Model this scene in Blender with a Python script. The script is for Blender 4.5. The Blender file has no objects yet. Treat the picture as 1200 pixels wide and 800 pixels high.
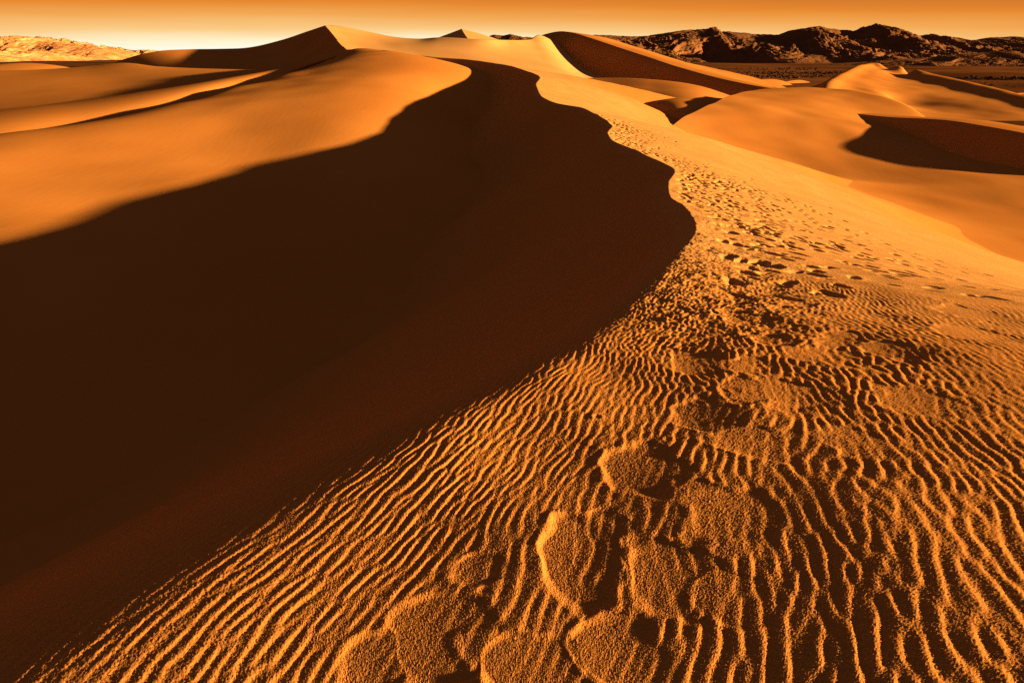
import bpy, math
import numpy as np

# ------------------------------------------------------------------ scene, camera
EYE = 20.0                                   # eye height above the desert floor (m)
PITCH, FOC = math.radians(26.9), 667.0       # camera pitch; focal length for a 1200 px wide frame
CP, SP = math.cos(PITCH), math.sin(PITCH)
SUN_AZ, SUN_EL = math.radians(97.0), math.radians(7.5)

scene = bpy.context.scene
C = scene.collection
cam_d = bpy.data.cameras.new('camera')
cam_d.sensor_width = 36.0
cam_d.lens = 36.0 * FOC / 1200.0
cam_d.clip_start, cam_d.clip_end = 0.05, 60000.0
cam = bpy.data.objects.new('camera', cam_d)
cam.location = (0, 0, EYE)
cam.rotation_euler = (math.pi / 2 - PITCH, 0, 0)
C.objects.link(cam)
scene.camera = cam

vs = scene.view_settings
vs.view_transform, vs.look, vs.gamma, vs.use_curve_mapping = 'Standard', 'None', 1.0, False
EXPO = 2.45
vs.exposure = EXPO
scene.cycles.use_denoising = False            # keep the grain of the sand
scene.cycles.max_bounces = 4
scene.cycles.diffuse_bounces = 2


def at(px, py, Y):
    """survey point: bearing and dip taken from the picture, distance Y metres ahead -> world"""
    d = py - 400.0
    f, dn = FOC * CP - d * SP, FOC * SP + d * CP
    return ((px - 600.0) / f * Y, Y, EYE - dn / f * Y)


# ------------------------------------------------------------------ numeric helpers
rng = np.random.default_rng(7)


def pchip(xp, fp, x):
    """monotone cubic interpolation, constant-slope ends"""
    xp, fp, x = np.asarray(xp, float), np.asarray(fp, float), np.asarray(x, float)
    h, d = np.diff(xp), np.diff(fp) / np.diff(xp)
    m = np.zeros_like(fp)
    for i in range(1, len(xp) - 1):
        if d[i - 1] * d[i] > 0:
            w1, w2 = 2 * h[i] + h[i - 1], h[i] + 2 * h[i - 1]
            m[i] = (w1 + w2) / (w1 / d[i - 1] + w2 / d[i])
    m[0], m[-1] = d[0], d[-1]
    i = np.clip(np.searchsorted(xp, x) - 1, 0, len(h) - 1)
    t = (x - xp[i]) / h[i]
    tc = np.clip(t, 0, 1)
    t2, t3 = tc * tc, tc ** 3
    v = (2 * t3 - 3 * t2 + 1) * fp[i] + (t3 - 2 * t2 + tc) * h[i] * m[i] + (-2 * t3 + 3 * t2) * fp[i + 1] + (t3 - t2) * h[i] * m[i + 1]
    return v + np.where(t < 0, t * h[i] * m[0], 0) + np.where(t > 1, (t - 1) * h[i] * m[-1], 0)


def catmull(xp, fp, x):
    """smooth (Catmull-Rom) interpolation; fp may carry trailing dimensions"""
    xp, fp = np.asarray(xp, float), np.asarray(fp, float)
    m = np.gradient(fp, xp, axis=0)
    h = np.diff(xp)
    i = np.clip(np.searchsorted(xp, x) - 1, 0, len(h) - 1)
    t = (x - xp[i]) / h[i]
    sh = (-1,) + (1,) * (fp.ndim - 1)
    t, hh = t.reshape(sh), h[i].reshape(sh)
    t2, t3 = t * t, t ** 3
    return (2 * t3 - 3 * t2 + 1) * fp[i] + (t3 - 2 * t2 + t) * hh * m[i] + (-2 * t3 + 3 * t2) * fp[i + 1] + (t3 - t2) * hh * m[i + 1]


def sstep(a, b, x):
    t = np.clip((x - a) / (b - a), 0, 1)
    return t * t * (3 - 2 * t)


def smax(a, b, k):
    h = np.clip(0.5 + 0.5 * (a - b) / k, 0, 1)
    return b + (a - b) * h + k * h * (1 - h)


def spectrum(n, seed, shape):
    """tileable random texture n x n; shape(kx, ky) -> amplitude, frequencies in cycles per tile"""
    r = np.random.default_rng(seed)
    k = np.fft.fftfreq(n, 1.0 / n)
    ky, kx = np.meshgrid(k, k, indexing='ij')
    g = np.fft.fft2(r.standard_normal((n, n))) * shape(kx, ky)
    return np.fft.ifft2(g)


def sample(tex, size, x, y):
    """bilinear lookup of a tileable texture that is size metres wide"""
    n = tex.shape[0]
    u, v = np.mod(x / size, 1.0) * n, np.mod(y / size, 1.0) * n
    i, j = np.floor(u).astype(np.int64), np.floor(v).astype(np.int64)
    fu, fv = u - i, v - j
    i0, j0, i1, j1 = i % n, j % n, (i + 1) % n, (j + 1) % n
    return (tex[j0, i0] * (1 - fu) + tex[j0, i1] * fu) * (1 - fv) + (tex[j1, i0] * (1 - fu) + tex[j1, i1] * fu) * fv


def fbm_shape(lo, hi, p):
    def f(kx, ky):
        k = np.hypot(kx, ky)
        return np.where((k >= lo) & (k <= hi), 1.0 / np.maximum(k, 1e-6) ** p, 0.0)
    return f


def fbm(n, seed, lo, hi, p):
    t = spectrum(n, seed, fbm_shape(lo, hi, p)).real
    return t / t.std()


SMOOTH = fbm(256, 11, 2, 16, 1.6)             # soft noise
ROUGH = fbm(1024, 12, 3, 400, 1.35)           # rough noise


def grid_object(name, P, mat, closed=False):
    """P: (rows, cols, 3) -> one smooth mesh object"""
    nr, nc = P.shape[:2]
    me = bpy.data.meshes.new(name)
    me.vertices.add(nr * nc)
    me.vertices.foreach_set('co', np.ascontiguousarray(P.reshape(-1, 3), dtype=np.float32).ravel())
    a = (np.arange(nr - 1)[:, None] * nc + np.arange(nc - 1)[None, :]).ravel()
    q = np.stack([a, a + 1, a + nc + 1, a + nc], 1)
    # upward facing
    p0, p1, p3 = P[0, 0], P[0, 1], P[1, 0]
    mid = (nr // 2, nc // 2)
    e1, e2 = P[mid[0], mid[1] + 1] - P[mid], P[mid[0] + 1, mid[1]] - P[mid]
    if np.cross(e1, e2)[2] < 0:
        q = q[:, ::-1]
    n = len(q)
    me.loops.add(4 * n)
    me.loops.foreach_set('vertex_index', q.astype(np.int32).ravel())
    me.polygons.add(n)
    me.polygons.foreach_set('loop_start', np.arange(0, 4 * n, 4, dtype=np.int32))
    me.polygons.foreach_set('loop_total', np.full(n, 4, dtype=np.int32))
    me.polygons.foreach_set('use_smooth', np.ones(n, dtype=bool))
    me.materials.append(mat)
    me.update(calc_edges=True)
    ob = bpy.data.objects.new(name, me)
    C.objects.link(ob)
    return ob


def terrain(ob, label, cat, group=None):
    ob['kind'], ob['label'], ob['category'] = 'structure', label, cat
    if group:
        ob['group'] = group
    return ob


def tps(pts, x, y, reg=0.0):
    """thin-plate spline height through scattered points"""
    pts = np.asarray(pts, float)
    s = 100.0
    X, Y, Z = pts[:, 0] / s, pts[:, 1] / s, pts[:, 2]
    n = len(X)
    U = lambda r2: np.where(r2 > 1e-12, r2 * np.log(np.maximum(r2, 1e-12)), 0)
    K = U((X[:, None] - X) ** 2 + (Y[:, None] - Y) ** 2) + reg * np.eye(n)
    Q = np.stack([np.ones(n), X, Y], 1)
    A = np.block([[K, Q], [Q.T, np.zeros((3, 3))]])
    w = np.linalg.solve(A, np.r_[Z, 0, 0, 0])
    xs, ys = x / s, y / s
    z = w[n] + w[n + 1] * xs + w[n + 2] * ys
    for i in range(n):
        z = z + w[i] * U((xs - X[i]) ** 2 + (ys - Y[i]) ** 2)
    return z


def curve(pts, n):
    """smooth curve through 3-D points, n samples by chord length"""
    p = np.asarray(pts, float)
    t = np.r_[0, np.cumsum(np.linalg.norm(np.diff(p, axis=0), axis=1))]
    return catmull(t, p, np.linspace(0, t[-1], n))


def ridge_dune(name, crest, beta, left, right, mat, n=220, wob=0.25, crest_round=0.3):
    """dune along a crest: profiles are lists of (horizontal distance, drop) on the left and the right side;
    beta is the compass bearing in degrees of the horizontal direction towards the right side"""
    c = curve(crest, n)
    b = math.radians(beta)
    dx, dy = math.sin(b), math.cos(b)
    L, R = np.array(left, float), np.array(right, float)
    tl = np.linspace(0, 1, 90) ** 1.5 * L[-1, 0]
    tr = np.linspace(0, 1, 90) ** 1.5 * R[-1, 0]
    dl = pchip(np.r_[0, L[:, 0]], np.r_[0, L[:, 1]], tl)
    dr = pchip(np.r_[0, R[:, 0]], np.r_[0, R[:, 1]], tr)
    t = np.r_[-tl[::-1], tr[1:]]
    d = np.r_[dl[::-1], dr[1:]]
    P = np.empty((n, len(t), 3))
    P[:, :, 0] = c[:, None, 0] + dx * t
    P[:, :, 1] = c[:, None, 1] + dy * t
    P[:, :, 2] = c[:, None, 2] - d
    w = sample(SMOOTH, 160.0, P[:, :, 0] + 31, P[:, :, 1] + 17)
    P[:, :, 2] += wob * w * np.minimum(1, np.abs(t) / 12.0)
    return grid_object(name, P, mat)


def loft(name, rows, mat, ns=160, nt=120, wob=0.0, creases=(), lean=False):
    """surface through a list of 3-D polylines"""
    R = np.stack([curve(r, ns) for r in rows])                 # (k, ns, 3)
    k = len(rows)
    dist = np.r_[0, np.cumsum(np.linalg.norm(np.diff(R, axis=0), axis=2).mean(1))]
    cuts = [0] + list(creases) + [k - 1]
    out = []
    for a, b in zip(cuts[:-1], cuts[1:]):
        m = max(8, int(nt * (dist[b] - dist[a]) / dist[-1]))
        t = np.linspace(dist[a], dist[b], m)
        seg = catmull(dist[a:b + 1], R[a:b + 1], t) if b - a > 1 else R[a] + ((t - dist[a]) / (dist[b] - dist[a]))[:, None, None] * (R[b] - R[a])
        out.append(seg if a == 0 else seg[1:])
    P = np.concatenate(out)
    if wob:
        P[:, :, 2] += wob * sample(SMOOTH, 120.0, P[:, :, 0], P[:, :, 1])
    if lean:                                   # sand banked smoothly against the near dune
        P[:, :, 2] = smax(P[:, :, 2], near_macro(P[:, :, 0], P[:, :, 1])[0] - 0.8, 3.6)
    return grid_object(name, P, mat)


# ------------------------------------------------------------------ materials
def nodes_of(name):
    m = bpy.data.materials.new(name)
    m.use_nodes = True
    nt = m.node_tree
    nt.nodes.clear()
    return m, nt, nt.nodes, nt.links


def sand_material(name, col_a, col_b, grain=0.0, patch_scale=0.6, fine=0.0, lit_tint=False):
    m, nt, N, L = nodes_of(name)
    out = N.new('ShaderNodeOutputMaterial')
    bs = N.new('ShaderNodeBsdfPrincipled')
    bs.inputs['Roughness'].default_value = 0.95
    bs.inputs['Specular IOR Level'].default_value = 0.0
    tc = N.new('ShaderNodeTexCoord')
    n1 = N.new('ShaderNodeTexNoise')
    n1.inputs['Scale'].default_value = patch_scale
    n1.inputs['Detail'].default_value = 5
    L.new(tc.outputs['Object'], n1.inputs['Vector'])
    mix = N.new('ShaderNodeMix')
    mix.data_type = 'RGBA'
    mix.inputs[6].default_value = (*col_a, 1)
    mix.inputs[7].default_value = (*col_b, 1)
    ramp = N.new('ShaderNodeValToRGB')
    ramp.color_ramp.elements[0].position, ramp.color_ramp.elements[1].position = 0.35, 0.65
    L.new(n1.outputs['Fac'], ramp.inputs['Fac'])
    L.new(ramp.outputs['Color'], mix.inputs[0])
    col = mix.outputs[2]
    if lit_tint:                                  # sunlight painted as a golden tone on the lit flank, fading to SAND_A
        at_ = N.new('ShaderNodeAttribute')
        at_.attribute_name = 'lit_tint'
        m2 = N.new('ShaderNodeMix')
        m2.data_type = 'RGBA'
        m2.inputs[6].default_value = (*SAND_A, 1)
        L.new(at_.outputs['Fac'], m2.inputs[0])
        L.new(col, m2.inputs[7])
        col = m2.outputs[2]
    if grain:
        # single grains: darker and paler minerals, and their relief
        g = N.new('ShaderNodeTexNoise')
        g.inputs['Scale'].default_value = 300.0
        g.inputs['Detail'].default_value = 2.0
        g.inputs['Roughness'].default_value = 0.7
        L.new(tc.outputs['Object'], g.inputs['Vector'])
        gr = N.new('ShaderNodeMapRange')
        gr.inputs['From Min'].default_value, gr.inputs['From Max'].default_value = 0.3, 0.7
        gr.inputs['To Min'].default_value, gr.inputs['To Max'].default_value = 0.62, 1.35
        L.new(g.outputs['Fac'], gr.inputs['Value'])
        mul = N.new('ShaderNodeVectorMath')
        mul.operation = 'SCALE'
        L.new(col, mul.inputs[0])
        L.new(gr.outputs['Result'], mul.inputs['Scale'])
        col = mul.outputs['Vector']
        bump = N.new('ShaderNodeBump')
        bump.inputs['Strength'].default_value = grain
        bump.inputs['Distance'].default_value = 0.014
        L.new(g.outputs['Fac'], bump.inputs['Height'])
        L.new(bump.outputs['Normal'], bs.inputs['Normal'])
    elif fine:
        g = N.new('ShaderNodeTexNoise')
        g.inputs['Scale'].default_value = 1.6
        g.inputs['Detail'].default_value = 6.0
        mp = N.new('ShaderNodeMapping')
        mp.inputs['Rotation'].default_value = (0, 0, math.radians(-20))
        mp.inputs['Scale'].default_value = (1.0, 0.25, 1.0)
        L.new(tc.outputs['Object'], mp.inputs['Vector'])
        L.new(mp.outputs['Vector'], g.inputs['Vector'])
        bump = N.new('ShaderNodeBump')
        bump.inputs['Strength'].default_value = fine
        bump.inputs['Distance'].default_value = 0.05
        L.new(g.outputs['Fac'], bump.inputs['Height'])
        L.new(bump.outputs['Normal'], bs.inputs['Normal'])
    L.new(col, bs.inputs['Base Color'])
    L.new(bs.outputs['BSDF'], out.inputs['Surface'])
    return m


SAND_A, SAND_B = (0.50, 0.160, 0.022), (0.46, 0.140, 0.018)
M_NEAR = sand_material('rippled_sand', (0.51, 0.205, 0.042), (0.47, 0.18, 0.034), grain=0.18, lit_tint=True)
M_LIT = sand_material('sunlit_sand', (0.53, 0.23, 0.052), (0.50, 0.205, 0.043), patch_scale=0.06, fine=0.2)  # sunlight painted into the colour: paler copy of dune_sand for the bright slopes
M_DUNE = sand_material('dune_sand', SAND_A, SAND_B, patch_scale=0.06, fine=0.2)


def rock_material(name, cols, scale, bump_d):
    m, nt, N, L = nodes_of(name)
    out = N.new('ShaderNodeOutputMaterial')
    bs = N.new('ShaderNodeBsdfPrincipled')
    bs.inputs['Roughness'].default_value = 0.95
    bs.inputs['Specular IOR Level'].default_value = 0.0
    tc = N.new('ShaderNodeTexCoord')
    n1 = N.new('ShaderNodeTexNoise')
    n1.inputs['Scale'].default_value = scale
    n1.inputs['Detail'].default_value = 8
    n1.inputs['Roughness'].default_value = 0.65
    L.new(tc.outputs['Object'], n1.inputs['Vector'])
    ramp = N.new('ShaderNodeValToRGB')
    e = ramp.color_ramp.elements
    e[0].position, e[0].color = 0.36, (*cols[0], 1)
    e[1].position, e[1].color = 0.64, (*cols[1], 1)
    L.new(n1.outputs['Fac'], ramp.inputs['Fac'])
    bump = N.new('ShaderNodeBump')
    bump.inputs['Strength'].default_value = 0.8
    bump.inputs['Distance'].default_value = bump_d
    L.new(n1.outputs['Fac'], bump.inputs['Height'])
    L.new(bump.outputs['Normal'], bs.inputs['Normal'])
    L.new(ramp.outputs['Color'], bs.inputs['Base Color'])
    L.new(bs.outputs['BSDF'], out.inputs['Surface'])
    return m


M_ROCK = rock_material('dark_rock', ((0.16, 0.056, 0.014), (0.19, 0.064, 0.015)), 0.02, 4.0)
M_PALE = rock_material('pale_rock', ((0.34, 0.11, 0.022), (0.60, 0.23, 0.06)), 0.03, 6.0)
M_FLOOR = rock_material('gravel_plain', ((0.06, 0.018, 0.004), (0.20, 0.06, 0.012)), 0.006, 0.6)
M_SCRUB = rock_material('dry_scrub', ((0.05, 0.018, 0.006), (0.09, 0.03, 0.009)), 0.5, 0.2)

# ------------------------------------------------------------------ the near dune
BR = [(-4.2, -4.0, 18.55)]
for px, py, h in [(0, 790, 1.6), (400, 545, 1.78), (600, 440, 2.0), (700, 375, 2.4), (780, 310, 3.0), (815, 262, 4.0),
                  (800, 240, 4.6), (787, 232, 5.0), (783, 215, 5.5), (785, 195, 6.0), (750, 178, 6.4), (718, 165, 6.5), (712, 155, 6.58),
                  (716, 146, 6.6), (700, 135, 6.6), (680, 125, 6.4), (650, 120, 6.3), (634, 113, 5.9), (628, 100, 4.9), (632, 90, 4.2), (600, 78, 2.9),
                  (550, 70, 1.7)]:
    x, y, z = at(px, py, 1.0)
    Y = h / (EYE - z)
    BR.append((x * Y, Y, EYE - h))
for px, py, Y in [(500, 66, 174), (450, 59, 181), (415, 58, 189)]:
    BR.append(at(px, py, Y))
BR.append((-62.0, 206.0, 19.0))
BR = np.array(BR)
BR[:, 0] -= 0.22 * (1 - sstep(1.5, 7, BR[:, 1]))
Yf = np.linspace(-4, 206, 8000)
Xf, Zf = pchip(BR[:, 1], BR[:, 0], Yf), pchip(BR[:, 1], BR[:, 2], Yf)
cosf = 1 / np.sqrt(1 + np.clip(np.gradient(Xf, Yf), -1.6, 1.6) ** 2)
kk = np.ones(161) / 161
cosf = np.convolve(np.pad(cosf, 80, mode='edge'), kk, mode='valid')
SH_Y = [-4, 5, 15, 33, 75, 115, 150, 206]
SH_U = [15, 15, 18, 22, 28, 27, 22, 20]
SH_D = [2.4, 2.5, 3.6, 5.3, 7.0, 7.8, 5.0, 5]


SHU, SHD = pchip(SH_Y, SH_U, Yf) * 0.95, pchip(SH_Y, SH_D, Yf)


def near_macro(x, y):
    """height of the near dune without ripples; also distance right of the brink"""
    xb, zb, c = np.interp(y, Yf, Xf), np.interp(y, Yf, Zf), np.interp(y, Yf, cosf)
    u = (x - xb) * c
    us, D = np.interp(y, Yf, SHU), np.interp(y, Yf, SHD)
    w = np.maximum(u, 0) / us
    q = 0.86 * w + 0.14 * w * w
    q1 = 1 + 1.14 * (w - 1)
    drop = np.where(w < 1, D * q, D * q1)
    over = np.maximum(u - us, 0)
    drop = drop + 0.12 * (np.sqrt(over * over + 16) - 4)
    # the crown near the camera is rounded and tips a little to the left
    near = 1 - sstep(3.5, 14, y)
    crown = near * 0.164 * 6.5 * np.tanh(np.maximum(u, 0) / 6.5)
    zr = zb - drop + crown + np.minimum(u, 0) * 0.02
    zl = zb + 0.60 * u
    k = 0.02 + 0.22 * (1 - sstep(3, 13, y)) + 0.10 * sstep(70, 110, y)
    z = -smax(-zr, -zl, k)
    z = smax(z, np.where(u > 0, 1.0, 0.4) * np.ones_like(z), 3.0 + 3.0 * sstep(0, 15, u))
    # soft unevenness of the crown
    z = z + 0.012 * sample(SMOOTH, 9.0, x, y) * sstep(-0.3, 0.8, u) * (1 - sstep(10, 30, y)) + 0.05 * sample(SMOOTH, 60.0, x, y) * sstep(20, 60, y)
    return z, u


def hit(px, py):
    """where the line of sight through a picture point meets the near dune"""
    dx, _, dz = at(px, py, 1.0)
    dz -= EYE
    Y = np.geomspace(0.4, 120, 6000)
    z, _ = near_macro(dx * Y, Y)
    k = np.argmax(EYE + dz * Y < z)
    return dx * Y[k], Y[k]


# wind ripples: band-limited waves with natural forks; phase and strength from the analytic signal
RN, RS = 2048, 16.0
lam = 0.062


def ripple_band(kx, ky):
    k0 = RS / lam
    k = np.hypot(kx, ky)
    ang = np.arctan2(ky, kx)
    return np.exp(-((k - k0) / (0.40 * k0)) ** 2) * np.exp(-(ang / 0.58) ** 2) * (kx > 0)


rp = spectrum(RN, 5, ripple_band)
rp_amp = np.abs(rp)
rp_amp = np.clip(rp_amp / np.median(rp_amp) * 1.1, 0.25, 1.25)
ph = np.angle(rp) / (2 * math.pi)                     # -0.5..0.5 along the wave
ph = np.mod(ph, 1.0)
saw = np.where(ph < 0.79, ph / 0.79, (1 - ph) / 0.21)
saw = saw * saw * (3 - 2 * saw) * 0.55 + saw * 0.45
RIP = (saw - 0.5) * rp_amp
kx = np.fft.fftfreq(RN, 1.0 / RN)
soft = np.exp(-(kx[:, None] ** 2 + kx[None, :] ** 2) / (700.0 ** 2))
RIP = np.fft.ifft2(np.fft.fft2(RIP) * soft).real


def ripples(x, y, u):
    yy = 6.0 * np.tanh(y / 6.0)
    x0 = (x - 0.335 * y) / (1 - 0.075 * yy)
    wx = sample(SMOOTH, 4.0, x, y) * 0.012 + sample(SMOOTH, 14.0, x + 4, y) * 0.06
    wide = 1.0 + 0.16 * np.tanh((x0 - 0.2) / 1.2) + 0.95 * (yy / 6.0) ** 1.5
    h = sample(RIP, RS, (x0 + wx) / wide, y * 0.62)
    a = 0.0046 * (0.95 + 0.2 * sample(SMOOTH, 5.0, x - 3, y + 8))
    return h * np.maximum(a, 0.003) * np.minimum(wide, 1.4)


# footprints: the big wind-worn ones in front first, then the trails
PITS = []
for px, py, rx, ry, d in [(757, 542, 50, 42, .055), (668, 648, 52, 66, .065), (780, 672, 52, 46, .05), (515, 725, 52, 50, .045), (612, 775, 64, 46, .05),
                          (825, 484, 40, 20, .05), (822, 424, 34, 15, .05), (872, 455, 34, 20, .04), (928, 462, 44, 20, .04), (890, 516, 48, 26, .04),
                          (870, 372, 30, 12, .05), (845, 345, 26, 9, .04), (905, 311, 15, 6, .075), (862, 329, 18, 6, .05), (938, 352, 22, 8, .035),
                          (1042, 408, 30, 12, .04), (1140, 390, 34, 10, .03), (960, 415, 34, 13, .035), (1010, 520, 40, 22, .022), (860, 600, 44, 36, .03),
                          (720, 770, 48, 36, .035), (1125, 365, 30, 8, .03), (985, 395, 28, 11, .035), (905, 395, 26, 11, .045), (880, 425, 30, 13, .04),
                          (440, 770, 40, 40, .03), (560, 665, 30, 24, .025), (850, 700, 36, 34, .025), (1080, 470, 36, 18, .025), (850, 264, 8, 4, .07), (848, 283, 9, 4, .06),
                          (862, 286, 10, 4, .07), (850, 301, 10, 4, .06), (882, 275, 9, 3, .05)]:
    a, b = hit(px, py)
    r = math.sqrt(a * a + b * b + 3.0)
    dip = (py - 400) / FOC
    r_side = rx / FOC * r * 0.92
    a2, b2 = hit(px, py - ry)
    a1, b1 = hit(px, py + ry)
    r_len = 0.5 * math.hypot(a2 - a1, b2 - b1)
    PITS.append((a, b, r_side, min(r_len, r_side * 1.7), math.atan2(a, b), d * (0.30 if r < 5 else 0.45 if r < 9 else 1), 1.0 if r < 9 else 0.5))
r2 = np.random.default_rng(3)


def scatter(n, y0, y1, u0, u1, size, depth, spread):
    for _ in range(n):
        b = y0 * (y1 / y0) ** r2.random()
        t = abs(r2.normal(0, spread))
        uu = u0 + (u1 - u0) * min(t, 1.4)
        xb = np.interp(b, Yf, Xf)
        c = np.interp(b, Yf, cosf)
        s = size * r2.uniform(0.7, 1.25)
        PITS.append((xb + uu / c, b, s * 0.55, s * r2.uniform(0.9, 1.25), r2.normal(0.1, 0.5), depth * r2.uniform(0.6, 1.2), 0.25))


scatter(80, 6.5, 15, 1.0, 4.5, 0.22, 0.05, 0.55)
scatter(340, 14, 40, 0.6, 4.6, 0.24, 0.085, 0.55)
scatter(480, 30, 75, 0.3, 4.6, 0.28, 0.11, 0.55)
scatter(320, 42, 72, 0.2, 3.6, 0.30, 0.13, 0.5)
scatter(200, 22, 50, 0.4, 6.5, 0.28, 0.10, 0.6)
scatter(36, 9.5, 16, 0.8, 5.0, 0.30, 0.075, 0.6)
# single tracks that wander off down the windward flank
for y0, u_0, y1, u_1, n in [(52, 2.5, 17, 9.0, 62), (44, 2.0, 12, 7.5, 60), (30, 1.2, 10.5, 6.2, 40), (36, 4.5, 16, 8.2, 36), (24, 1.0, 11, 4.2, 30)]:
    for i in range(n):
        t = i / (n - 1)
        if r2.random() < 0.25:
            continue
        b = y0 + (y1 - y0) * t
        uu = u_0 + (u_1 - u_0) * t + 0.5 * math.sin(9 * t + y0) + (0.11 if i % 2 else -0.11)
        xb, c = np.interp(b, Yf, Xf), np.interp(b, Yf, cosf)
        PITS.append((xb + uu / c, b, 0.11, 0.19, math.atan2((u_0 - u_1), (y0 - y1)) + r2.normal(0, 0.2), 0.075 * r2.uniform(0.6, 1.2), 0.2))

# polar sheet round the camera: as fine as the ripples nearby, coarser with distance
az_f = np.radians(np.arange(-29, 58.5, 0.08))
az_l = np.radians(np.r_[np.arange(-100, -58, 0.3), np.arange(-58, -29, 0.11)])
az_r = np.radians(np.arange(58.5, 105, 0.2))
AZ = np.r_[az_l, az_f, az_r]
rr, hh = [0.35], None
while rr[-1] < 230:
    r = rr[-1]
    h = np.interp(r, [0, 5, 15, 35, 110, 200], [1.65, 2.2, 4.0, 6.2, 6.2, 4])
    dr = 0.0013 * (r * r + h * h) / h
    dr = min(max(dr, 0.003), 0.025 if r < 9 else 0.034 if r < 18 else 0.055 if r < 66 else 0.35)
    rr.append(r + dr)
RR = np.array(rr)
A, R_ = np.meshgrid(AZ, RR)
X, Y = R_ * np.sin(A), R_ * np.cos(A)
Z, U = near_macro(X, Y)
print('near grid', X.shape)

side = sstep(-0.35, 0.15, U)
fade = side * (1 - 0.80 * sstep(6.5, 13.0, R_ + 0.35 * np.maximum(X - 4, 0))) * (1 - sstep(16, 34, R_)) * (1 - 0.6 * sstep(6, 9, U))
hard = np.zeros_like(Z)
dz = np.zeros_like(Z)
x_edge = np.sort(AZ)
for (a, b, rs, rl, rot, d, worn) in PITS:
    r0 = math.hypot(a, b)
    ext = 1.9 * max(rs, rl)
    i0, i1 = np.searchsorted(RR, [r0 - ext, r0 + ext])
    da = ext / max(r0, 0.3)
    j0, j1 = np.searchsorted(AZ, [math.atan2(a, b) - da, math.atan2(a, b) + da])
    if i1 <= i0 or j1 <= j0:
        continue
    xs, ys = X[i0:i1, j0:j1] - a, Y[i0:i1, j0:j1] - b
    c, s = math.cos(rot), math.sin(rot)
    p, q = (xs * c - ys * s) / rs, (xs * s + ys * c) / rl
    n1 = sample(SMOOTH, 1.7, xs + a * 3.1, ys + b * 2.3)
    if worn >= 1.0:
        p = np.where(p > 0, p / 1.5, p)          # the worn prints run out gently on the right
    rho = np.hypot(p, q) * (1 + (0.19 if worn >= 1 else 0.10) * n1)
    if worn >= 1.0:
        # wind-worn hollow: crisp wall on the left, floor rising gently to the right
        lefty = 0.5 - 0.5 * np.tanh(2.2 * p)
        bowl = np.clip(1 - rho ** 2, 0, 1)
        pc = np.clip(p, -1, 1)
        fl = np.where(p < 0.3, (p + 1) / 1.3, (1.2 - p) / 0.9)
        fl = np.clip(fl, 0, 1)
        fl = fl * fl * (3 - 2 * fl) * 0.5 + fl * 0.5
        shape = -sstep(1.0, 0.72, rho) * (0.46 * lefty + 0.54 * fl)
        lip = np.exp(-((rho - 1.04) / 0.11) ** 2) * 0.20 * lefty
        hd = sstep(1.08, 0.75, rho) * (0.25 + 0.70 * sstep(0.7, -0.3, p))
    else:
        shape = -sstep(1.05, 0.22 if worn < 0.4 else 0.4, rho)
        lip = np.exp(-((rho - 1.18) / 0.2) ** 2) * 0.06
        hd = sstep(1.15, 0.8, rho)
    dz[i0:i1, j0:j1] = np.minimum(dz[i0:i1, j0:j1], shape * d) + lip * d
    hard[i0:i1, j0:j1] = np.maximum(hard[i0:i1, j0:j1], hd)

Z += dz * sstep(-0.1, 0.25, U)
Z += ripples(X, Y, U) * fade * (1 - 0.85 * hard)
# trodden, lumpy sand along the trail
trail = np.exp(-((X - (0.55 + 0.28 * Y)) / (0.5 + 0.13 * Y)) ** 2) * sstep(3, 6, Y) * (1 - sstep(20, 40, Y))
Z += trail * 0.010 * sample(ROUGH, 7.0, X, Y) * side
# faint streaks left by small slides on the steep face
Z += 0.022 * sample(SMOOTH, 12.0, X * 0.35 + Y * 1.2, X * 0.08) * sstep(-0.6, -2.5, U) * (1 - sstep(40, 60, R_))
# coarse grains: relief of about the sheet's own spacing
spac = np.gradient(RR)[:, None]
Z += np.random.default_rng(21).standard_normal(Z.shape) * np.minimum(0.20 * spac, 0.0009) * sstep(-0.9, 0.1, U) * (1 - 0.85 * sstep(2.6, 7.5, R_)) * (1 - sstep(8, 20, R_))
near = grid_object('sand_dune', np.stack([X, Y, Z], -1), M_NEAR)
G = 'dunes of the sand field'
lit_tint = near.data.attributes.new('lit_tint', 'FLOAT', 'POINT')  # mask of the painted sunlight: none on the shaded face, faint near the camera
lit_tint.data.foreach_set('value', ((1 - sstep(0.70, 1.30, U / np.interp(Y, Yf, SHU))) * (0.05 + 0.95 * sstep(3.0, 13.0, R_)) * sstep(-1.2, 0.3, U)).astype(np.float32).ravel())
terrain(near, 'rippled foreground dune with a winding knife-edge crest, footprints and a steep shadowed left face', 'dune', G)
del X, Y, Z, U, A, R_, dz, hard, trail, fade, side

# ------------------------------------------------------------------ the broad lit dune on the left
W = [  # where the crest's shadow ends
    (-38, 41, 7.7), (-38, 51, 7.35), (-35, 59, 7.7), (-31, 71, 7.9), (-25, 76, 8.7), (-21, 83, 9.6), (-20, 90, 10.5), (-16, 116, 12.8), (-11, 139, 14.9), (-10, 150, 15.9)]
CRL = [at(-100, 172, 73), at(0, 157, 78), at(100, 143, 87), at(200, 122, 102), at(270, 103, 120), at(330, 87, 139), at(380, 72, 165)]
W += CRL + [at(415, 58, 189), at(450, 59.5, 182), at(500, 67, 174)]
W += [(a + 7, b - 3, c + 0.30) for a, b, c in CRL[2:6]]                 # the back tips over just before its far edge
W += [(a - 14, b + 17, c - 5.5) for a, b, c in CRL] + [(a - 40, b + 40, c - 12) for a, b, c in CRL]
W += [(-60, 45, 9.0), (-85, 50, 9.5), (-50, 62, 9.0), (-40, 84, 10.3), (-110, 60, 9)]
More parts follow.
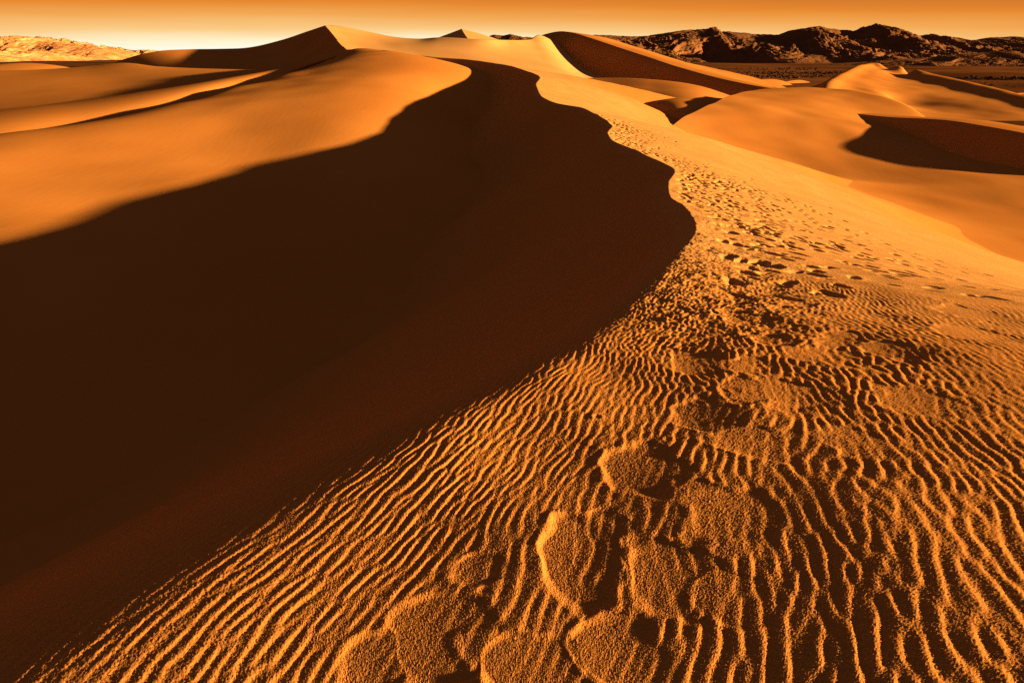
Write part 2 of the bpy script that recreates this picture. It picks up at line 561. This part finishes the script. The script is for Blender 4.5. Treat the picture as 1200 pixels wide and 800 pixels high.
W += [(-20, 60, 5.2), (-11, 90, 8.4), (-8, 120, 9.5), (-20, 28, 2.5), (-45, 25, 2.5), (-85, 25, 3), (5, 60, 3), (0, 140, 11), (0, 160, 13)]
W += [(-50, 215, 15.5), (-25, 205, 13), (0, 195, 10)]
gx, gy = np.meshgrid(np.linspace(-150, 5, 310), np.linspace(14, 215, 400))
gz = tps(W, gx, gy) + 0.06 * sample(SMOOTH, 110.0, gx, gy)
ob = grid_object('sand_dune', np.stack([gx, gy, gz], -1), M_DUNE)
terrain(ob, 'broad smooth orange dune left of the big shadow, its long back rising to the right', 'dune', G)

# ------------------------------------------------------------------ dunes behind, left half
# low swell with a bright edge behind the broad dune
rows = [[(a - 5, b + 4, c - 1.6) for a, b, c in CRL],
        [at(-105, 163, 82), at(0, 149, 88), at(100, 135.5, 98), at(200, 115.5, 114), at(270, 98.5, 133), at(330, 85, 152), at(383, 71, 176)],
        [at(-130, 140, 148), at(-40, 130, 148), at(60, 122, 150), at(150, 115, 152), at(230, 106, 156), at(300, 91, 172), at(360, 81, 190)],
        [at(-110, 98, 205), at(-60, 96, 205), at(60, 93, 205), at(130, 92, 205), at(210, 88, 205), at(300, 85, 205), at(360, 81, 215)],
        [at(-100, 86, 240), at(-60, 84, 240), at(60, 81, 240), at(100, 78, 240), at(140, 74, 240), at(185, 78, 232), at(335, 83, 225)]]
rows.append([(a, b + 50, c - 9) for a, b, c in rows[-1]])
ob = loft('sand_dune', rows, M_DUNE, creases=(4,))
terrain(ob, 'low brown swell with a thin bright edge behind the broad orange dune', 'dune', G)
# far left hump under the pale mountains
cr = [at(-120, 84, 330), at(0, 76, 330), at(25, 74, 330), at(50, 76, 325), at(70, 82, 315), at(90, 88, 300)]
ob = loft('sand_dune', [[(a - 4, b - 110, c - 16) for a, b, c in cr], [(a - 2, b - 40, c - 4) for a, b, c in cr], cr, [(a, b + 70, c - 14) for a, b, c in cr]], M_DUNE)
terrain(ob, 'small rounded dune at the left edge below the pale mountains', 'dune', G)
# bowl dune: long arm from the left rising to a sharp peak, front arm coming towards us
arm = [at(105, 84, 300), at(130, 75, 300), at(150, 68, 300), at(185, 60, 302), at(220, 58, 306), at(255, 57.5, 312), at(290, 56, 318), at(330, 47, 322), at(360, 37, 318), at(381, 30, 305)]
frt = [at(381, 30, 305), at(388, 38, 285), at(397, 49, 262), at(406, 58, 242), at(420, 70, 222), at(440, 84, 205)]
crest = np.concatenate([curve(arm, 120), curve(frt, 90)[1:]])
ctr = np.array(at(318, 96, 232))
tt = np.linspace(0, 1, 70)
f = 1 - (1 - tt) ** 1.9                                   # steep at the crest, levelling into the bowl
P = crest[None] * (1 - tt)[:, None, None] + ctr[None, None] * tt[:, None, None]
P[:, :, 2] = crest[None, :, 2] * (1 - f)[:, None] + ctr[2] * f[:, None]
back = crest[None] + np.linspace(1, 0.02, 30)[:, None, None] * np.array([6.0, 90.0, -22.0])
back[:, 120:, :] = crest[None, 120:] + np.linspace(1, 0.02, 30)[:, None, None] * np.array([70.0, 20.0, -12.0])
ob = grid_object('sand_dune', P, M_DUNE)
terrain(ob, 'hollowed dune with a dark inner face climbing to the sharp peak left of centre', 'dune', G)
# bright windward slope between the peak and the centre
rows = [[at(381, 30, 305), at(400, 31, 318), at(430, 37, 326), at(460, 43, 325), at(490, 45.5, 320), at(515, 44, 312), at(560, 46, 305), at(598, 47, 335), at(620, 46.5, 370), at(638, 43, 410), at(665, 60, 430), at(690, 84, 440)],
        [at(389, 40, 284), at(408, 44, 289), at(440, 50, 289), at(475, 54, 283), at(510, 56, 280), at(550, 60, 278), at(600, 64, 292), at(628, 63.5, 312), at(648, 64, 332), at(680, 80, 350), at(720, 93, 362)],
        [at(405, 58, 243), at(428, 63, 243), at(460, 67, 241), at(500, 73, 240), at(540, 79, 234), at(575, 85, 228), at(605, 89, 226), at(640, 92, 236), at(668, 91, 256), at(700, 96, 275), at(740, 99, 292)],
        [at(430, 80, 212), at(455, 84, 212), at(490, 88, 210), at(525, 93, 206), at(560, 98, 200), at(595, 104, 192), at(630, 108, 190), at(665, 112, 195), at(700, 114, 212), at(740, 116, 232), at(780, 118, 250)]]
rows.insert(0, [(a + 4, b + 60, c - 12) for a, b, c in rows[0]])
ob = loft('sand_dune', rows, M_LIT, creases=(1,))
terrain(ob, 'bright sunlit windward slope below the skyline left of centre', 'dune', G)
# little pointed dune on the skyline
cr = [at(541, 34, 395), at(545, 41, 372), at(552, 50, 345), at(560, 62, 315)]
ob = ridge_dune('sand_dune', cr, 92, [(10, 3.2), (40, 12), (60, 14)], [(14, 3.4), (40, 11.0), (60, 15), (100, 20)], M_LIT, wob=0.1)
terrain(ob, 'pale pointed dune tip at the middle of the skyline', 'dune', G)
# tall dune right of the centre with the dark slip face
cr = [at(590, 62, 485), at(618, 48, 478), at(640, 40, 465), at(655, 37, 450), at(668, 38, 432), at(690, 44, 400), at(720, 54, 362), at(760, 67, 325), at(800, 80, 290), at(840, 91, 270), at(872, 98, 255), at(900, 103, 240)]
ob = ridge_dune('sand_dune', cr, 96, [(2, 0.5), (24, 14), (40, 20), (60, 22)], [(6, .5), (20, 3.0), (60, 14), (110, 24)], M_DUNE, wob=0.15)
terrain(ob, 'tall dune right of centre with a dark slip face and a thin sunlit rim', 'dune', G)

# ------------------------------------------------------------------ dunes right of the near crest


def at_g(px, py, Y):
    a, b, c = at(px, py, Y * (1.42 - 0.22 * float(sstep(640, 850, px))))
    return (a, b, c - 4.0 * float(sstep(790, 880, px)))


def at_h(px, py, Y):
    k = (EYE - at(px, py, 1.0)[2])
    a, b = Y * 1.38, 17.8 / max(k, 1e-3)
    return at(px, py, -math.log(math.exp(-a / 6) + math.exp(-b / 6)) * 6)


def at_j(px, py, Y):
    return at(px, py, Y * 1.22)


rows = [[at_g(640, 93, 200), at_g(700, 91.5, 198), at_g(760, 93, 192), at_g(820, 97, 185), at_g(880, 103, 172), at_g(930, 110, 160)],
        [at_g(640, 100, 180), at_g(700, 99, 176), at_g(760, 101, 170), at_g(820, 104, 160), at_g(870, 108, 148), at_g(920, 114, 138)],
        [at_g(640, 112, 158), at_g(700, 110, 152), at_g(760, 111, 146), at_g(820, 113, 136), at_g(860, 114, 126), at_g(910, 120, 118)],
        [at_g(640, 140, 125), at_g(700, 138, 122), at_g(760, 134, 116), at_g(800, 132, 112), at_g(840, 128, 112), at_g(900, 132, 108)],
        [at_g(640, 175, 112), at_g(700, 170, 110), at_g(760, 160, 106), at_g(800, 156, 102), at_g(840, 150, 100), at_g(900, 150, 97)]]
rows.insert(0, [(a, b + 40, c - 9) for a, b, c in rows[0]])
ob = loft('sand_dune', rows, M_DUNE, creases=(1,))
terrain(ob, 'low dim dune lying between the near crest and the tall dark dune', 'dune', G)
rows = [[at_h(775, 175, 72), at_h(840, 200, 68), at_h(900, 225, 64), at_h(1000, 270, 56), at_h(1100, 310, 50), at_h(1250, 360, 44), at_h(1400, 400, 40)],
        [at_h(785, 158, 80), at_h(850, 175, 77), at_h(930, 195, 73), at_h(1020, 220, 69), at_h(1110, 245, 65), at_h(1220, 275, 60), at_h(1350, 310, 55)],
        [at_h(800, 141, 89), at_h(860, 152, 87), at_h(930, 163, 85), at_h(1010, 177, 82), at_h(1100, 193, 78), at_h(1190, 210, 74), at_h(1300, 235, 70)],
        [at_h(830, 124, 101), at_h(880, 128, 100), at_h(930, 136, 98), at_h(1000, 147, 95), at_h(1080, 164, 91), at_h(1170, 180, 87), at_h(1280, 203, 82)],
        [at_h(860, 111, 117), at_h(890, 113, 116), at_h(930, 118, 114), at_h(985, 128, 111), at_h(1060, 150, 102), at_h(1150, 168, 95), at_h(1270, 190, 90)],
        [at_h(890, 104, 130), at_h(905, 103, 132), at_h(940, 102.5, 133), at_h(985, 104, 131), at_h(1030, 112, 124), at_h(1130, 160, 104), at_h(1260, 180, 96)]]
rows.append([(a + 3, b + 40, c - 8) for a, b, c in rows[-1]])
ob = loft('sand_dune', rows, M_DUNE, ns=260, nt=220, creases=(5,), wob=0.12, lean=True)
terrain(ob, 'wide smooth orange dune right of the footprint trail', 'dune', G)
# its right arm with the dark slip face
cr = [at(980, 131, 154), at(1005, 133.5, 150), at(1040, 137, 143), at(1080, 139, 134), at(1110, 141, 127), at(1150, 147, 117), at(1200, 156, 107), at(1300, 178, 93)]
ob = ridge_dune('sand_dune', cr, 62, [(1, .4), (9, 5.4), (14, 7.6), (20, 8.5)], [(5, .1), (12, .5), (30, 5), (60, 14)], M_DUNE, wob=0.05)
terrain(ob, 'dune arm at the right with a long dark slip face below a sharp edge', 'dune', G)
# dune behind it: bright left end, dim long back
c1 = np.array([at(1014, 75, 316), at(1004, 77.5, 300), at(992, 83, 280), at(978, 90, 258), at(969, 97, 238), at(966, 106, 220), at(962, 120, 200)])
c2 = np.array([at(1022, 74, 318), at(1032, 74, 318), at(1060, 79, 304), at(1100, 88, 282), at(1150, 99, 256), at(1200, 111, 232), at(1280, 130, 203), at(1350, 146, 185)])
c1, c2 = curve(c1, 44), curve(c2, 40)
W = list(c1) + list(c1 + [-5, 0, -2.8]) + list(c1 + [-16, 0, -9.0]) + list(c1 + [-40, 0, -15]) + list(c1 + [5, 0, -0.9]) + list(c1 + [12, 0, -2.0]) + list(c1[3:] + [23, -2, -3.7])
W += list(c2) + list(c2 + [9, 4, -4.5]) + list(c2 + [30, 10, -15]) + list(c2[10:] + [-9, -2, -0.9]) + list(c2[13:] + [-24, -6, -2.0]) + list(c2[20:] + [-50, -14, -3.2])
W += [(110, 170, 3.0), (160, 165, 3), (200, 150, 2)]
W = [p for k, p in enumerate(W) if all(math.hypot(p[0] - q[0], p[1] - q[1]) > 1.9 for q in W[:k])]
gx, gy = np.meshgrid(np.linspace(70, 290, 330), np.linspace(165, 345, 300))
gz = np.maximum(tps(W, gx, gy, 2e-4) + 0.10 * sample(SMOOTH, 120.0, gx, gy), -4)
ob = grid_object('sand_dune', np.stack([gx, gy, gz], -1), M_DUNE)
terrain(ob, 'dune below the dark mountains at the right, its bright scooped left end fading into a long dim back', 'dune', G)

# ------------------------------------------------------------------ desert floor and mountains
rad = np.r_[np.linspace(0, 200, 8), np.geomspace(240, 40000, 90)]
aa = np.radians(np.linspace(-180, 180, 241))
A, R_ = np.meshgrid(aa, rad)
X, Y = R_ * np.sin(A), R_ * np.cos(A)
Z = np.full_like(X, 0.0) + 0.5 * sample(SMOOTH, 900.0, X, Y) * sstep(150, 300, R_)
floor = grid_object('desert_floor', np.stack([X, Y, Z], -1), M_FLOOR)
terrain(floor, 'flat dark gravel plain between the dunes and the mountains', 'desert floor')


def mountains(name, skyline, dist, depth, mat, seed, label, rough=1.0, foot=-3.0):
    """range whose skyline runs at the given bearing and height; spurs and gullies fall towards us"""
    sk = np.array([at(px, py, dist) for px, py in skyline])
    n, m = 900, 200
    xs = np.linspace(sk[0, 0], sk[-1, 0], n)
    top = np.interp(xs, sk[:, 0], sk[:, 2])
    t = np.linspace(-1.0, 0.6, m)
    P = np.empty((m, n, 3))
    bend = 0.05 * dist * sample(SMOOTH, dist * 0.6, xs[None] + seed * 50, t[:, None] * depth * 0.5)
    P[:, :, 0] = xs
    P[:, :, 1] = dist + t[:, None] * depth * (1 + 0.18 * sample(SMOOTH, dist * 0.9, xs + seed * 333, xs * 0)[None])
    fall = np.where(t < 0, (1 + t) ** 1.25, (1 - t / 0.6) ** 1.2)[:, None]
    spur = np.abs(sample(SMOOTH, dist * 1.1, P[:, :, 0] + bend + seed * 97, P[:, :, 1] * 0.15 + seed * 31))
    rel = np.abs(sample(ROUGH, dist * 0.60, P[:, :, 0] + bend + seed * 17, P[:, :, 1] * 0.45 + seed * 61))
    body = np.sin(np.pi * np.clip(fall, 0, 1)) ** 0.8
    H = (top - foot)[None, :]
    P[:, :, 2] = foot + H * fall - H * body * rough * (0.19 * (spur - 0.8) + 0.065 * (rel - 0.8)) - 0.02 * H * rough * (rel - 0.8) - 0.016 * rough * H * body * sample(ROUGH, dist * 0.20, P[:, :, 0] + seed * 71, P[:, :, 1])
    ob = grid_object(name, P, mat)
    return terrain(ob, label, 'mountains')


mountains('mountain_range', [(560, 62), (640, 50), (690, 41), (715, 41), (740, 43), (760, 42), (775, 39), (800, 35), (830, 33), (838, 31), (846, 36), (870, 38), (885, 40), (912, 41), (925, 36), (945, 33),
                             (961, 30), (975, 34), (1000, 36), (1012, 31), (1027, 27), (1045, 31), (1060, 38), (1075, 42), (1092, 39), (1100, 42), (1112, 43), (1135, 48), (1160, 44), (1185, 43),
                             (1200, 44), (1260, 42), (1330, 40), (1420, 46), (1500, 60)], 1700, 420, M_ROCK, 1, 'dark jagged mountain range along the right skyline', rough=0.85)
mountains('mountain_range', [(900, 80), (990, 74), (1080, 68), (1140, 62), (1170, 60), (1200, 63), (1260, 58), (1350, 62), (1420, 76)], 1150, 200, M_ROCK, 6, 'low dark foothills in front of the right mountain range')
mountains('mountain_range', [(-330, 44), (-200, 40), (-100, 50), (-40, 46), (0, 46), (12, 44.5), (22, 42.5), (30, 44), (36, 43.5), (46, 48.5), (58, 50), (70, 51), (84, 52), (100, 54.5), (112, 55), (125, 57.5), (142, 64), (160, 74)], 2000, 1150, M_PALE, 4,
          'pale sunlit rocky mountain at the left edge', rough=1.9)
mountains('mountain_range', [(570, 52), (574, 42), (580, 41), (590, 42), (598, 40), (604, 42), (612, 43), (640, 46), (660, 52)], 2300, 300, M_ROCK, 9, 'tiny dark rock ridge peeking over the middle of the skyline')

# far low dunes catching the sun on the plain
for cr, lab in [([at(872, 95.5, 420), at(890, 93.6, 425), at(908, 93.2, 430), at(918, 95, 432)], 'small sunlit dune on the plain beyond the wide orange dune, the left one'),
                ([at(920, 96, 450), at(930, 94.4, 455), at(940, 94.2, 460), at(948, 96, 462)], 'small sunlit dune on the plain by the foot of the scooped dune'),
                ([at(1180, 112, 330), at(1192, 109.5, 335), at(1206, 109.5, 340), at(1225, 112, 342)], 'small sunlit dune on the plain at the right edge')]:
    terrain(ridge_dune('sand_dune', cr, 120, [(4, 1.0), (14, 3), (20, 5)], [(3, 1.0), (8, 3), (14, 6)], M_DUNE, n=60, wob=0.02), lab, 'dune', G)

# dry scrub in dark belts on the plain
sr = np.random.default_rng(17)
bx, by, bs = [], [], []
for (px0, px1, py, n) in [(840, 985, 90, 420), (860, 1000, 85.5, 260), (820, 960, 81, 160), (1040, 1240, 93, 320), (1080, 1240, 100, 260)]:
    for _ in range(n):
        a, b, c = at(sr.uniform(px0, px1), py, 1.0)
        Yd = EYE / (EYE - c) * (1 + sr.normal(0, 0.035))
        bx.append(a * Yd)
        by.append(Yd)
        bs.append(sr.uniform(0.5, 1.5))
V, Fc = [], []
ico = [(math.cos(k * 1.2566) * r, math.sin(k * 1.2566) * r, z) for r, z in ((1.0, 0.0), (1.05, 0.45), (0.6, 0.85)) for k in range(5)]
for x, y, q in zip(bx, by, bs):
    o = len(V)
    jit = sr.uniform(0.7, 1.3, len(ico))
    V += [(x + p[0] * q * j, y + p[1] * q * j, p[2] * q * j - 0.3) for p, j in zip(ico, jit)]
    for r in (0, 5):
        Fc += [(o + r + k, o + r + (k + 1) % 5, o + r + 5 + (k + 1) % 5, o + r + 5 + k) for k in range(5)]
    Fc.append(tuple(o + 10 + k for k in range(5)))
me = bpy.data.meshes.new('desert_scrub')
me.from_pydata(V, [], Fc)
me.materials.append(M_SCRUB)
ob = bpy.data.objects.new('desert_scrub', me)
C.objects.link(ob)
ob['kind'], ob['label'], ob['category'] = 'stuff', 'dark belts of dry scrub on the plain below the right mountains', 'scrub'

# ------------------------------------------------------------------ light
w = bpy.data.worlds.new('World')
scene.world = w
w.use_nodes = True
N, L = w.node_tree.nodes, w.node_tree.links
N.clear()
out = N.new('ShaderNodeOutputWorld')
bg = N.new('ShaderNodeBackground')
tc = N.new('ShaderNodeTexCoord')
sep = N.new('ShaderNodeSeparateXYZ')
L.new(tc.outputs['Generated'], sep.inputs[0])
ramp = N.new('ShaderNodeValToRGB')
mr = N.new('ShaderNodeMapRange')
mr.inputs['From Min'].default_value, mr.inputs['From Max'].default_value = 0.0, 0.26
L.new(sep.outputs['Z'], mr.inputs['Value'])
# the horizon glows most a little left of straight ahead
dt = N.new('ShaderNodeVectorMath')
dt.operation = 'DOT_PRODUCT'
dt.inputs[1].default_value = (math.sin(math.radians(-10)), math.cos(math.radians(-10)), 0)
L.new(tc.outputs['Generated'], dt.inputs[0])
gl = N.new('ShaderNodeMath')
gl.operation = 'MULTIPLY_ADD'
gl.inputs[1].default_value, gl.inputs[2].default_value = -0.30, 0.280
L.new(dt.outputs['Value'], gl.inputs[0])
fa = N.new('ShaderNodeMath')
L.new(mr.outputs['Result'], fa.inputs[0])
L.new(gl.outputs['Value'], fa.inputs[1])
# thin streaks of dust in the air
smp = N.new('ShaderNodeMapping')
smp.inputs['Scale'].default_value = (2.2, 2.2, 38.0)
L.new(tc.outputs['Generated'], smp.inputs['Vector'])
sno = N.new('ShaderNodeTexNoise')
sno.inputs['Scale'].default_value, sno.inputs['Detail'].default_value = 1.0, 5.0
L.new(smp.outputs['Vector'], sno.inputs['Vector'])
sma = N.new('ShaderNodeMath')
sma.operation = 'MULTIPLY_ADD'
sma.inputs[1].default_value, sma.inputs[2].default_value = 0.07, -0.035
L.new(sno.outputs['Fac'], sma.inputs[0])
fb = N.new('ShaderNodeMath')
L.new(fa.outputs['Value'], fb.inputs[0])
L.new(sma.outputs['Value'], fb.inputs[1])
L.new(fb.outputs['Value'], ramp.inputs['Fac'])
el = ramp.color_ramp.elements
stops = [(0.0, (1.0, 1.0, .86)), (0.05, (1.0, .90, .60)), (0.10, (.97, .62, .25)), (0.17, (.90, .40, .09)), (0.235, (.80, .25, .03)), (0.36, (.45, .11, .02)), (0.6, (.12, .075, .07)), (1.0, (.075, .07, .12))]
el[0].position, el[0].color = stops[0][0], (*stops[0][1], 1)
el[1].position, el[1].color = stops[-1][0], (*stops[-1][1], 1)
for p_, c_ in stops[1:-1]:
    e = el.new(p_)
    e.color = (*c_, 1)
sky = N.new('ShaderNodeTexSky')
sky.sky_type = 'NISHITA'
sky.sun_disc = False
sky.sun_elevation, sky.sun_rotation = SUN_EL, SUN_AZ
sky.air_density, sky.dust_density = 1.0, 4.0
hsv = N.new('ShaderNodeRGBToBW')
L.new(sky.outputs['Color'], hsv.inputs[0])
tint = N.new('ShaderNodeVectorMath')
tint.operation = 'SCALE'
tint.inputs[0].default_value = (1.0, 0.42, 0.14)
L.new(hsv.outputs[0], tint.inputs['Scale'])
sc1 = N.new('ShaderNodeVectorMath')
sc1.operation = 'SCALE'
sc1.inputs['Scale'].default_value = 0.006
L.new(tint.outputs['Vector'], sc1.inputs[0])
sc2 = N.new('ShaderNodeVectorMath')
sc2.operation = 'SCALE'
sc2.inputs['Scale'].default_value = 10.0 * 2 ** -EXPO
L.new(ramp.outputs['Color'], sc2.inputs[0])
add = N.new('ShaderNodeVectorMath')
add.operation = 'ADD'
L.new(sc1.outputs['Vector'], add.inputs[0])
L.new(sc2.outputs['Vector'], add.inputs[1])
L.new(add.outputs['Vector'], bg.inputs['Color'])
bg.inputs['Strength'].default_value = 0.10
L.new(bg.outputs['Background'], out.inputs['Surface'])

sd = bpy.data.lights.new('sun', 'SUN')
sd.energy, sd.angle, sd.color = 4.0, math.radians(1.0), (1.0, 0.80, 0.56)
sun = bpy.data.objects.new('sun', sd)
sun.rotation_euler = (math.pi / 2 - SUN_EL, 0, math.pi - SUN_AZ)
sun.location = (0, 0, 60)
C.objects.link(sun)
